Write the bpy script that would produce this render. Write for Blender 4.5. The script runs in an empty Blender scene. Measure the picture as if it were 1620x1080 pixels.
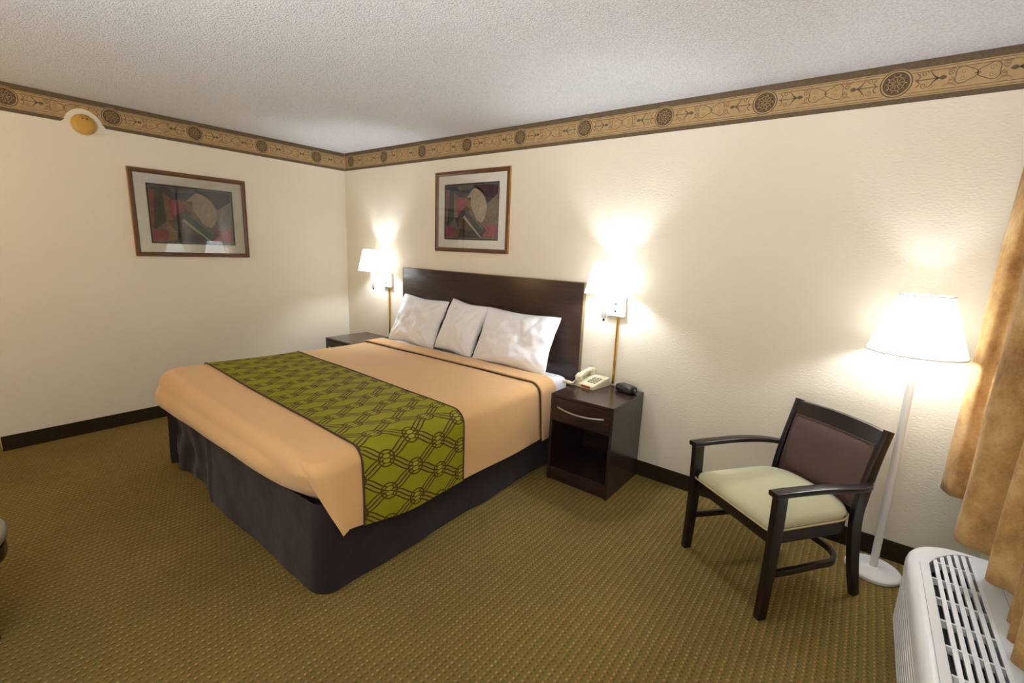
import bpy, bmesh, math, random
from mathutils import Vector, Matrix, noise
random.seed(7)
S = bpy.context.scene
C = S.collection
PI = math.pi

# ------------------------------------------------------------------ camera, world, lights, exposure
F_PX, YAW, PITCH, ROLL = 722.79, 0.65073, 0.19784, 0.041188
CAM = Vector((4.57366, -2.94381, 1.51566))
def camera():
    cy, sy, cp, sp = math.cos(YAW), math.sin(YAW), math.cos(PITCH), math.sin(PITCH)
    f = Vector((-sy*cp, cy*cp, -sp)); r = Vector((cy, sy, 0)); u = r.cross(f)
    c, s = math.cos(ROLL), math.sin(ROLL)
    r2, u2 = r*c + u*s, u*c - r*s
    cam = bpy.data.cameras.new('camera'); o = bpy.data.objects.new('camera', cam); C.objects.link(o)
    cam.sensor_fit = 'HORIZONTAL'; cam.sensor_width = 36; cam.lens = F_PX*36/1620; cam.clip_start = 0.02
    m = Matrix((r2, u2, -f)).transposed().to_4x4(); m.translation = CAM
    o.matrix_world = m
    S.camera = o
camera()
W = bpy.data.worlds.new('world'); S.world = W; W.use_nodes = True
# the room is open behind the camera; fill added from below brightens ceiling, walls
SKY_E, LOW_FILL_E = 0.15, 13.0
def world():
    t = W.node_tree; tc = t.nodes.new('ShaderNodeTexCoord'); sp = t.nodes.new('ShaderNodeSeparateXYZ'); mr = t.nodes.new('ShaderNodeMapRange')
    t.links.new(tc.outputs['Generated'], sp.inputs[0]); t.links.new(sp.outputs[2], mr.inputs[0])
    mr.inputs[1].default_value = -.80; mr.inputs[2].default_value = .08; mr.inputs[3].default_value = LOW_FILL_E; mr.inputs[4].default_value = SKY_E
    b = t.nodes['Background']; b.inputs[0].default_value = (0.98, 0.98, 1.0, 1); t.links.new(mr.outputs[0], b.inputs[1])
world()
S.view_settings.view_transform = 'Standard'; S.view_settings.look = 'None'
S.view_settings.gamma = 1; S.view_settings.use_curve_mapping = False
S.view_settings.exposure = 0.66
SCONCE_W, FLOOR_W = 10.5, 6.8
SCONCE_E, FLOOR_E = 1.3, 0.8     # glow of the lit fabric shades
LAMP_COL = (0.88, 0.96, 1.10)

def fill_light():
    # added warm light, unseen, left of and behind the camera; warms the left wall
    l = bpy.data.lights.new('warm_fill', 'POINT'); l.energy = 14; l.color = (1.0, 0.66, 0.30); l.shadow_soft_size = .12
    o = bpy.data.objects.new('warm_fill', l); C.objects.link(o); o.location = (0.55, -3.7, 2.1)
fill_light()

# ------------------------------------------------------------------ helpers
def lin(h):
    if isinstance(h, str):
        h = h.lstrip('#'); v = [int(h[i:i+2], 16)/255 for i in (0, 2, 4)]
    else: v = h
    return tuple((x/12.92 if x <= .04045 else ((x+.055)/1.055)**2.4) for x in v) + (1,)

class NT:
    """small shader-node builder"""
    def __init__(s, name):
        s.m = bpy.data.materials.new(name); s.m.use_nodes = True; s.t = s.m.node_tree
        s.p = s.t.nodes['Principled BSDF']; s.out = s.t.nodes['Material Output']
    def n(s, typ, **kw):
        nd = s.t.nodes.new(typ)
        for k, v in kw.items(): setattr(nd, k, v)
        return nd
    def put(s, sock, v):
        if isinstance(v, bpy.types.NodeSocket): s.t.links.new(v, sock)
        else: sock.default_value = v
    def math(s, op, a, b=None, c=None):
        nd = s.n('ShaderNodeMath', operation=op)
        s.put(nd.inputs[0], a)
        if b is not None: s.put(nd.inputs[1], b)
        if c is not None: s.put(nd.inputs[2], c)
        return nd.outputs[0]
    def mix(s, f, a, b):
        nd = s.n('ShaderNodeMix', data_type='RGBA')
        s.put(nd.inputs[0], f); s.put(nd.inputs[6], a); s.put(nd.inputs[7], b)
        return nd.outputs[2]
    def ramp(s, f, stops):
        nd = s.n('ShaderNodeValToRGB')
        e = nd.color_ramp.elements
        e[0].position, e[0].color = stops[0]; e[1].position, e[1].color = stops[1]
        for p, c in stops[2:]:
            x = e.new(p); x.color = c
        s.put(nd.inputs[0], f); return nd.outputs[0]
    def coord(s, which='Object'):
        return s.n('ShaderNodeTexCoord').outputs[which]
    def xyz(s, v):
        nd = s.n('ShaderNodeSeparateXYZ'); s.put(nd.inputs[0], v); return nd.outputs
    def comb(s, x, y, z=0.0):
        nd = s.n('ShaderNodeCombineXYZ'); s.put(nd.inputs[0], x); s.put(nd.inputs[1], y); s.put(nd.inputs[2], z); return nd.outputs[0]
    def scale(s, v, sc):
        nd = s.n('ShaderNodeMapping'); s.put(nd.inputs[0], v); nd.inputs[3].default_value = sc; return nd.outputs[0]
    def noise(s, v, sc, detail=3, rough=.55):
        nd = s.n('ShaderNodeTexNoise'); s.put(nd.inputs['Vector'], v); nd.inputs['Scale'].default_value = sc
        nd.inputs['Detail'].default_value = detail; nd.inputs['Roughness'].default_value = rough
        return nd.outputs[0]
    def step(s, x, lo, hi):
        nd = s.n('ShaderNodeMapRange'); nd.clamp = True
        s.put(nd.inputs[0], x); s.put(nd.inputs[1], lo); s.put(nd.inputs[2], hi)
        nd.inputs[3].default_value = 0; nd.inputs[4].default_value = 1
        return nd.outputs[0]
    def bump(s, h, dist, strength=1.0):
        nd = s.n('ShaderNodeBump'); s.put(nd.inputs['Height'], h)
        nd.inputs['Distance'].default_value = dist; nd.inputs['Strength'].default_value = strength
        s.t.links.new(nd.outputs[0], s.p.inputs['Normal'])
    def set(s, color=None, rough=.5, metal=0, spec=None, **kw):
        if color is not None: s.put(s.p.inputs['Base Color'], color)
        s.put(s.p.inputs['Roughness'], rough); s.put(s.p.inputs['Metallic'], metal)
        if spec is not None: s.p.inputs['Specular IOR Level'].default_value = spec
        for k, v in kw.items(): s.p.inputs[k.replace('_', ' ')].default_value = v
        return s.m

def plain(name, col, rough=.5, metal=0, spec=None, vary=.06, vscale=12, bump=0, bscale=120):
    t = NT(name); c = lin(col); o = t.coord()
    if vary:
        nz = t.noise(o, vscale, 4)
        a = tuple(x*(1-vary*2) for x in c[:3])+(1,); b = tuple(min(1, x*(1+vary*2)) for x in c[:3])+(1,)
        c = t.mix(nz, a, b)
    if bump: t.bump(t.noise(o, bscale, 3), bump)
    return t.set(c, rough, metal, spec)

# ---- bmesh shapes
def bx(bm, lo, hi, mi=0):
    vs = [bm.verts.new((x, y, z)) for x in (lo[0], hi[0]) for y in (lo[1], hi[1]) for z in (lo[2], hi[2])]
    for q in ((0,1,3,2), (4,6,7,5), (0,4,5,1), (2,3,7,6), (0,2,6,4), (1,5,7,3)):
        f = bm.faces.new([vs[i] for i in q]); f.material_index = mi
    return vs
def rbx(bm, lo, hi, r=.004, seg=2, mi=0):
    vs = bx(bm, lo, hi, mi)
    es = list({e for v in vs for e in v.link_edges})
    bmesh.ops.bevel(bm, geom=es, offset=r, segments=seg, affect='EDGES', profile=.6)
    return vs
def lathe(bm, prof, cen=(0, 0), n=48, cap0=True, cap1=True, z0=0, mi=0):
    rings = []
    for r, z in prof:
        rings.append([bm.verts.new((cen[0]+r*math.cos(2*PI*i/n), cen[1]+r*math.sin(2*PI*i/n), z0+z)) for i in range(n)])
    for a, b in zip(rings, rings[1:]):
        for i in range(n):
            f = bm.faces.new((a[i], a[(i+1) % n], b[(i+1) % n], b[i])); f.material_index = mi
    if cap0: bm.faces.new(rings[0][::-1])
    if cap1: bm.faces.new(rings[-1])
def sweep(bm, pts, sec, up=(0, 0, 1), scale=None, caps=True, closed_sec=True, mi=0):
    """sweep a 2D section (side, up) along pts; side = tangent x up"""
    pts = [Vector(p) for p in pts]; rings = []
    for i, p in enumerate(pts):
        t = (pts[min(i+1, len(pts)-1)] - pts[max(i-1, 0)]).normalized()
        uu = Vector(up[i]) if isinstance(up, list) else Vector(up)
        s = t.cross(uu).normalized(); u = s.cross(t).normalized()
        k = scale[i] if scale else (1, 1)
        rings.append([bm.verts.new(p + s*(a*k[0]) + u*(b*k[1])) for a, b in sec])
    n = len(sec)
    for a, b in zip(rings, rings[1:]):
        for i in range(n if closed_sec else n-1):
            f = bm.faces.new((a[i], a[(i+1) % n], b[(i+1) % n], b[i])); f.material_index = mi
    if caps and closed_sec:
        bm.faces.new(rings[0][::-1]); bm.faces.new(rings[-1])
def circ(r, n=10): return [(r*math.cos(2*PI*i/n), r*math.sin(2*PI*i/n)) for i in range(n)]
def rrect(w, h, r=.004, k=3):
    o = []
    for cx, cy, a0 in ((w/2-r, h/2-r, 0), (-w/2+r, h/2-r, 90), (-w/2+r, -h/2+r, 180), (w/2-r, -h/2+r, 270)):
        for i in range(k+1):
            a = math.radians(a0 + 90*i/k); o.append((cx+r*math.cos(a), cy+r*math.sin(a)))
    return o
def grid(bm, fn, nu, nv, uv=None, mi=0, skip=None):
    vs = [[bm.verts.new(fn(i/nu, j/nv)) for j in range(nv+1)] for i in range(nu+1)]
    lay = bm.loops.layers.uv.verify() if uv else None
    for i in range(nu):
        for j in range(nv):
            f = bm.faces.new((vs[i][j], vs[i+1][j], vs[i+1][j+1], vs[i][j+1])); f.material_index = mi
            if uv:
                for l, (a, b) in zip(f.loops, ((i, j), (i+1, j), (i+1, j+1), (i, j+1))):
                    l[lay].uv = uv(a/nu, b/nv)
    return vs
def prism(bm, poly, z0, z1, mi=0):
    """polygon in xy extruded in z"""
    a = [bm.verts.new((x, y, z0)) for x, y in poly]; b = [bm.verts.new((x, y, z1)) for x, y in poly]
    n = len(poly)
    for i in range(n):
        f = bm.faces.new((a[i], a[(i+1) % n], b[(i+1) % n], b[i])); f.material_index = mi
    f = bm.faces.new(a[::-1]); f.material_index = mi; f = bm.faces.new(b); f.material_index = mi
def smooth_path(pts, n=8):
    """Catmull-Rom"""
    P = [Vector(p) for p in pts]; out = []
    for i in range(len(P)-1):
        p0, p1, p2, p3 = P[max(i-1, 0)], P[i], P[i+1], P[min(i+2, len(P)-1)]
        for k in range(n):
            t = k/n
            out.append(.5*((2*p1) + (p2-p0)*t + (2*p0-5*p1+4*p2-p3)*t*t + (3*p1-p0-3*p2+p3)*t**3))
    out.append(P[-1]); return out
def sm(t): t = max(0, min(1, t)); return t*t*(3-2*t)

def obj(name, bm, mat, parent=None, loc=None, rot=None, smooth=40, solid=0, bevel=0, sub=0):
    bmesh.ops.recalc_face_normals(bm, faces=bm.faces[:])
    me = bpy.data.meshes.new(name); bm.to_mesh(me); bm.free()
    for m in (mat if isinstance(mat, (list, tuple)) else [mat]): me.materials.append(m)
    if smooth:
        me.shade_smooth(); me.set_sharp_from_angle(angle=math.radians(smooth))
    o = bpy.data.objects.new(name, me); C.objects.link(o)
    if parent: o.parent = parent
    if loc: o.location = loc
    if rot: o.rotation_euler = rot
    if bevel:
        m = o.modifiers.new('bevel', 'BEVEL'); m.width = bevel; m.segments = 2; m.limit_method = 'ANGLE'; m.angle_limit = math.radians(35)
    if solid:
        m = o.modifiers.new('thickness', 'SOLIDIFY'); m.thickness = solid; m.offset = -1
    if sub:
        m = o.modifiers.new('subdivision', 'SUBSURF'); m.levels = sub; m.render_levels = sub
    return o
def tag(o, label, cat, group=None):
    o['label'] = label; o['category'] = cat
    if group: o['group'] = group
    return o
def thing(name, label, cat, loc=(0, 0, 0), rz=0, group=None):
    o = bpy.data.objects.new(name, None); C.objects.link(o); o.empty_display_size = .1
    o.location = loc; o.rotation_euler = (0, 0, rz)
    return tag(o, label, cat, group)
def struct(name, bm, mat, label=None, **k):
    o = obj(name, bm, mat, **k); o['kind'] = 'structure'
    if label: o['label'] = label
    return o
def copy_tree(o, parent=None):
    c = o.copy(); C.objects.link(c)
    if parent: c.parent = parent
    for ch in list(o.children): copy_tree(ch, c)
    return c
NB = bmesh.new

# ------------------------------------------------------------------ materials
def m_wall():
    t = NT('cream_wall_paint'); o = t.coord()
    n1 = t.noise(t.scale(o, (1, 1, 2.2)), 55, 4, .6); n2 = t.noise(o, 1.3, 3)
    c = t.mix(n2, lin('#e0d6c0'), lin('#e7dec9'))
    t.bump(n1, .004, .5); return t.set(c, .72, spec=.25)
def m_ceiling():
    t = NT('popcorn_ceiling'); o = t.coord()
    n1 = t.noise(o, 105, 5, .75)
    v = t.n('ShaderNodeTexVoronoi'); t.put(v.inputs['Vector'], o); v.inputs['Scale'].default_value = 125
    h = t.math('SUBTRACT', n1, t.math('MULTIPLY', v.outputs[0], .8))
    c = t.mix(t.step(h, -.15, .35), lin('#e4e5e6'), lin('#f7f8fa'))
    t.bump(h, .012, .8); return t.set(c, .9, spec=.1)
def m_carpet():
    t = NT('patterned_carpet'); o = t.coord(); x, y, z = t.xyz(o)
    px, py = .0306, .0217
    xr = t.math('DIVIDE', t.math('SUBTRACT', x, 4.1785), px)
    row = t.math('ROUND', xr)
    wob = t.math('MULTIPLY', t.math('SUBTRACT', t.noise(o, 30, 2), .5), .35)
    dx = t.math('ADD', t.math('SUBTRACT', xr, row), wob)
    wn = t.n('ShaderNodeTexWhiteNoise', noise_dimensions='1D'); t.put(wn.inputs['W'], row)
    yr = t.math('ADD', t.math('DIVIDE', y, py), t.math('MULTIPLY', row, .5))
    cell = t.math('ROUND', yr); dy = t.math('SUBTRACT', yr, cell)
    d = t.math('SQRT', t.math('ADD', t.math('POWER', t.math('MULTIPLY', dx, 5.2), 2), t.math('POWER', t.math('MULTIPLY', dy, 3.0), 2)))
    dot = t.math('SUBTRACT', 1, t.step(d, .45, .95))
    w2 = t.n('ShaderNodeTexWhiteNoise', noise_dimensions='2D'); t.put(w2.inputs['Vector'], t.comb(row, cell))
    dotc = t.ramp(t.noise(t.comb(t.math('MULTIPLY', row, 3.7), t.math('MULTIPLY', y, 9)), 1.0, 2),
                  [(.3, lin('#b0854f')), (.5, lin('#ab925c')), (.68, lin('#a47044'))])
    fib = t.noise(t.scale(o, (1, .45, 1)), 260, 3, .7); mid = t.noise(o, 22, 4, .6); big = t.noise(o, 1.6, 3)
    base = t.mix(t.step(mid, .3, .7), lin('#5f5026'), lin('#736132'))
    green = t.math('MULTIPLY', t.step(t.noise(t.comb(t.math('MULTIPLY', row, 5.1), t.math('MULTIPLY', y, 14)), 1.0, 2), .5, .75), .35)
    base = t.mix(green, base, lin('#4d5a2c'))
    base = t.mix(t.step(fib, .35, .7), base, lin('#84733f'))
    gap = t.math('MULTIPLY', t.math('SUBTRACT', 1, t.step(t.math('ABSOLUTE', t.math('SUBTRACT', dx, .3)), .1, .22)),
                 t.math('SUBTRACT', 1, t.step(t.math('ABSOLUTE', dy), .15, .35)))
    base = t.mix(t.math('MULTIPLY', gap, .45), base, lin('#3d3317'))
    line = t.math('SUBTRACT', 1, t.step(t.math('ABSOLUTE', dx), .1, .3))
    base = t.mix(t.math('MULTIPLY', line, .22), base, lin('#8a6a38'))
    keep = t.math('MULTIPLY', dot, t.math('MULTIPLY_ADD', w2.outputs[0], .6, .28))
    col = t.mix(keep, base, dotc)
    col = t.mix(t.math('MULTIPLY', t.step(big, .45, .7), .22), col, lin('#4a3d1e'))
    t.bump(t.math('ADD', fib, t.math('MULTIPLY', dot, .6)), .004, .6)
    return t.set(col, .95, spec=.1)
def m_wood():
    t = NT('espresso_laminate'); o = t.coord()
    g = t.noise(t.scale(o, (3, 3, 60)), 2.2, 5, .6)
    c = t.mix(t.step(g, .3, .7), lin('#271b17'), lin('#3a2a24'))
    return t.set(c, .22, spec=.5)
def m_headboard():
    t = NT('headboard_laminate'); o = t.coord()
    g = t.noise(t.scale(o, (2.5, 2, 70)), 1.6, 5, .65)
    c = t.mix(t.step(g, .3, .72), lin('#2a1c18'), lin('#3d2c26'))
    pass
    return t.set(c, .25, spec=.5)
def m_cloth(name, a, b, rough=.85, sheen=.2, sc=3, bump=.0015, bs=9, weave=700):
    t = NT(name); o = t.coord()
    c = t.mix(t.noise(o, sc, 4), lin(a), lin(b))
    w = t.noise(o, weave, 2); t.bump(t.math('ADD', t.noise(o, bs, 4), t.math('MULTIPLY', w, .12)), bump*4, .6)
    t.set(c, rough, spec=.2); t.p.inputs['Sheen Weight'].default_value = sheen
    return t.m
def m_runner(s0):
    """lattice of double lines with ringed knots; UV = (arc length across, distance along) in metres"""
    t = NT('green_lattice_fabric'); u, v, _ = t.xyz(t.coord('UV'))
    # nodes at v = k*.161, u = j*.155 (+half for odd k)
    p = t.math('DIVIDE', t.math('ADD', v, 1.724), .161); q = t.math('DIVIDE', t.math('SUBTRACT', u, s0), .0775)
    a = t.math('MULTIPLY', t.math('ADD', p, q), .5); b = t.math('MULTIPLY', t.math('SUBTRACT', q, p), .5)
    ra = t.math('SUBTRACT', a, t.math('ROUND', a)); rb = t.math('SUBTRACT', b, t.math('ROUND', b))
    # bend the strands so they pinch at the knots
    wa = t.math('MULTIPLY', t.math('SINE', t.math('MULTIPLY', rb, 2*PI)), .035)
    wb = t.math('MULTIPLY', t.math('SINE', t.math('MULTIPLY', ra, 2*PI)), .035)
    def lines(r, w):
        d = t.math('ABSOLUTE', t.math('ADD', r, w))
        l1 = d; l2 = t.math('ABSOLUTE', t.math('SUBTRACT', d, .125))
        m = t.math('MINIMUM', l1, l2)
        return t.math('SUBTRACT', 1, t.step(m, .017, .029))
    La, Lb = lines(ra, wa), lines(rb, wb)   # three lines per strand
    # strands: keep outer line only on one side by masking with distance to knot
    pu = t.math('MULTIPLY', t.math('ADD', ra, rb), .0775); pv = t.math('MULTIPLY', t.math('SUBTRACT', ra, rb), .161)
    dk = t.math('SQRT', t.math('ADD', t.math('POWER', pu, 2), t.math('POWER', t.math('MULTIPLY', pv, .85), 2)))
    ring = t.math('SUBTRACT', 1, t.step(t.math('ABSOLUTE', t.math('SUBTRACT', dk, .038)), .0022, .0040))
    up_ = t.math('ABSOLUTE', t.math('SUBTRACT', t.math('ABSOLUTE', pu), .011))
    el = t.math('SQRT', t.math('ADD', t.math('POWER', t.math('DIVIDE', up_, .011), 2), t.math('POWER', t.math('DIVIDE', pv, .024), 2)))
    ring2 = t.math('SUBTRACT', 1, t.step(t.math('ABSOLUTE', t.math('SUBTRACT', el, .95)), .10, .20))
    lens = t.math('SUBTRACT', 1, t.step(el, .7, .9))
    hole = t.math('SUBTRACT', 1, t.step(el, .80, .95))
    dark = t.math('MAXIMUM', t.math('MULTIPLY', t.math('MAXIMUM', La, Lb), t.math('SUBTRACT', 1, hole)), t.math('MAXIMUM', ring, ring2))
    band = t.math('MAXIMUM', t.math('SUBTRACT', 1, t.step(t.math('ABSOLUTE', ra), .12, .13)), t.math('SUBTRACT', 1, t.step(t.math('ABSOLUTE', rb), .12, .13)))
    o = t.coord(); nz = t.noise(o, 6, 3)
    cells = t.mix(nz, lin('#7f7b18'), lin('#97931f'))
    base = t.mix(t.math('MULTIPLY', band, .5), cells, lin('#857a3a'))
    base = t.mix(t.math('MULTIPLY', lens, .5), base, lin('#a3a03c'))
    col = t.mix(t.math('MULTIPLY', dark, .95), base, lin('#443104'))
    at = t.n('ShaderNodeAttribute', attribute_name='edge')
    col = t.mix(t.step(at.outputs['Fac'], .5, .6), col, lin('#4a3a10'))
    t.bump(t.noise(o, 10, 4), .005, .5)
    return t.set(col, .65, spec=.12)
def m_curtain():
    t = NT('tan_suede_curtain'); o = t.coord()
    n1 = t.noise(t.scale(o, (1, 1, .7)), 9, 5, .7); n2 = t.noise(o, 160, 2)
    c = t.ramp(t.math('ADD', t.math('MULTIPLY', n1, .85), t.math('MULTIPLY', n2, .15)), [(.3, lin('#8f6b40')), (.5, lin('#bf9760')), (.70, lin('#d9b884'))])
    t.bump(n1, .004, .4); t.set(c, .8, spec=.2); t.p.inputs['Sheen Weight'].default_value = .08
    return t.m
def m_shade(name, glow):
    t = NT(name); tr = t.n('ShaderNodeBsdfTranslucent'); df = t.n('ShaderNodeBsdfDiffuse'); mx = t.n('ShaderNodeMixShader')
    tr.inputs[0].default_value = lin('#f8f2e4'); df.inputs[0].default_value = lin('#f4efe4'); mx.inputs[0].default_value = .88
    o = t.coord(); x, y, z = t.xyz(o)
    em = t.n('ShaderNodeEmission'); em.inputs[0].default_value = LAMP_COL+(1,); em.inputs[1].default_value = glow; ad = t.n('ShaderNodeAddShader')
    t.t.links.new(tr.outputs[0], mx.inputs[1]); t.t.links.new(df.outputs[0], mx.inputs[2]); t.t.links.new(mx.outputs[0], ad.inputs[0]); t.t.links.new(em.outputs[0], ad.inputs[1]); t.t.links.new(ad.outputs[0], t.out.inputs[0])
    return t.m
def m_glass():
    t = NT('picture_glass'); tr = t.n('ShaderNodeBsdfTransparent'); gl = t.n('ShaderNodeBsdfGlossy'); mx = t.n('ShaderNodeMixShader'); fr = t.n('ShaderNodeFresnel')
    gl.inputs['Roughness'].default_value = .0; fr.inputs[0].default_value = 1.85
    t.t.links.new(fr.outputs[0], mx.inputs[0]); t.t.links.new(tr.outputs[0], mx.inputs[1]); t.t.links.new(gl.outputs[0], mx.inputs[2]); t.t.links.new(mx.outputs[0], t.out.inputs[0])
    return t.m
def m_bulb():
    t = NT('lit_clear_bulb'); tr = t.n('ShaderNodeBsdfTransparent'); em = t.n('ShaderNodeEmission'); ad = t.n('ShaderNodeAddShader')
    em.inputs[0].default_value = LAMP_COL+(1,); em.inputs[1].default_value = 4
    t.t.links.new(tr.outputs[0], ad.inputs[0]); t.t.links.new(em.outputs[0], ad.inputs[1]); t.t.links.new(ad.outputs[0], t.out.inputs[0])
    return t.m
WALL, CEIL, CARPET, WOOD, HEAD = m_wall(), m_ceiling(), m_carpet(), m_wood(), m_headboard()
COVER = m_cloth('tan_bedspread_fabric', '#d3a66d', '#dcb179', sc=2, sheen=.25)
SHEET = m_cloth('white_cotton', '#eeecec', '#f5f4f4', sc=4, sheen=.1, bump=.0022, bs=14)
SKIRT = m_cloth('dark_brown_bed_skirt', '#1d1516', '#2c2223', rough=.75, sheen=.15, sc=6, bump=.002, bs=11)
PIPING = plain('dark_brown_piping', '#3a2714', .7)
CURTAIN, GLASS, BULB = m_curtain(), m_glass(), m_bulb()
SHADE_S, SHADE_F = m_shade('white_fabric_shade', SCONCE_E), m_shade('white_linen_shade', FLOOR_E)
WHITE_METAL = plain('white_enamel', '#f1f0ec', .35, vary=.02)
WHITE_PLASTIC = plain('white_plastic', '#f3f3f1', .38, vary=.03, vscale=5)
BRASS = plain('brass', '#c9a044', .25, 1.0, vary=.12, vscale=25)
DARK = plain('black_plastic', '#141313', .35, vary=.02)
CHAIRWOOD = plain('espresso_chair_wood', '#1d1311', .28, spec=.5, vary=.15, vscale=20)
SEATFAB = m_cloth('sage_green_upholstery', '#b6b28c', '#c2be99', sc=8, sheen=.2, weave=500)
LEATHER = plain('brown_leather', '#58423a', .34, spec=.45, vary=.08, vscale=10, bump=.002, bscale=300)
CARPETBASE = plain('dark_carpet_base', '#312718', .9, spec=.1, vary=.35, vscale=90, bump=.003, bscale=250)
FRAMEWOOD = plain('walnut_frame', '#5f3d21', .35, vary=.25, vscale=14)
FRAMEGOLD = plain('gilt_frame_edge', '#b98637', .35, .35, vary=.15, vscale=14)
MATBOARD = plain('cream_mat_board', '#fbf6ea', .8, vary=.03)
STEEL = plain('brushed_steel', '#c9c4ba', .3, .9, vary=.04)
BEIGE = plain('ivory_plastic', '#dcd4b4', .4, vary=.03)

# ------------------------------------------------------------------ room
H, XR, YE, YF = 2.44, 5.2, -2.73, -4.3
bm = NB(); bx(bm, (-1.6, YF, -.1), (XR+.1, .1, 0)); struct('floor', bm, CARPET, 'olive brown patterned carpet with rows of tan dots', smooth=0)
bm = NB(); bx(bm, (-1.6, YF, H), (XR+.1, .1, H+.1)); struct('ceiling', bm, CEIL, 'white popcorn textured ceiling', smooth=0)
bm = NB(); bx(bm, (-1.6, 0, 0), (XR+.1, .1, H)); struct('wall_back', bm, WALL, 'cream wall behind the headboard', smooth=0)
bm = NB(); bx(bm, (-.12, YE, 0), (0, 0, H)); struct('wall_left', bm, WALL, 'cream wall left of the bed', smooth=0)
bm = NB(); bx(bm, (XR, YF, 0), (XR+.1, 0, H)); struct('wall_right', bm, WALL, 'cream window wall behind the curtain', smooth=0)
bm = NB(); bx(bm, (-1.6, YF-.1, 0), (3.0, YF, H)); struct('wall_front', bm, WALL, 'cream wall opposite the bed', smooth=0)
bm = NB(); bx(bm, (-1.6, YF, 0), (-1.5, 0, H)); struct('wall_far', bm, WALL, smooth=0)
BB = .104
bm = NB(); bx(bm, (0, -.013, 0), (XR, 0, BB)); struct('baseboard_back', bm, CARPETBASE, 'dark carpeted baseboard along the headboard wall', smooth=0)
bm = NB(); bx(bm, (0, YE, 0), (.013, -.013, BB)); struct('baseboard_left', bm, CARPETBASE, 'dark carpeted baseboard along the left wall', smooth=0)

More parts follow.
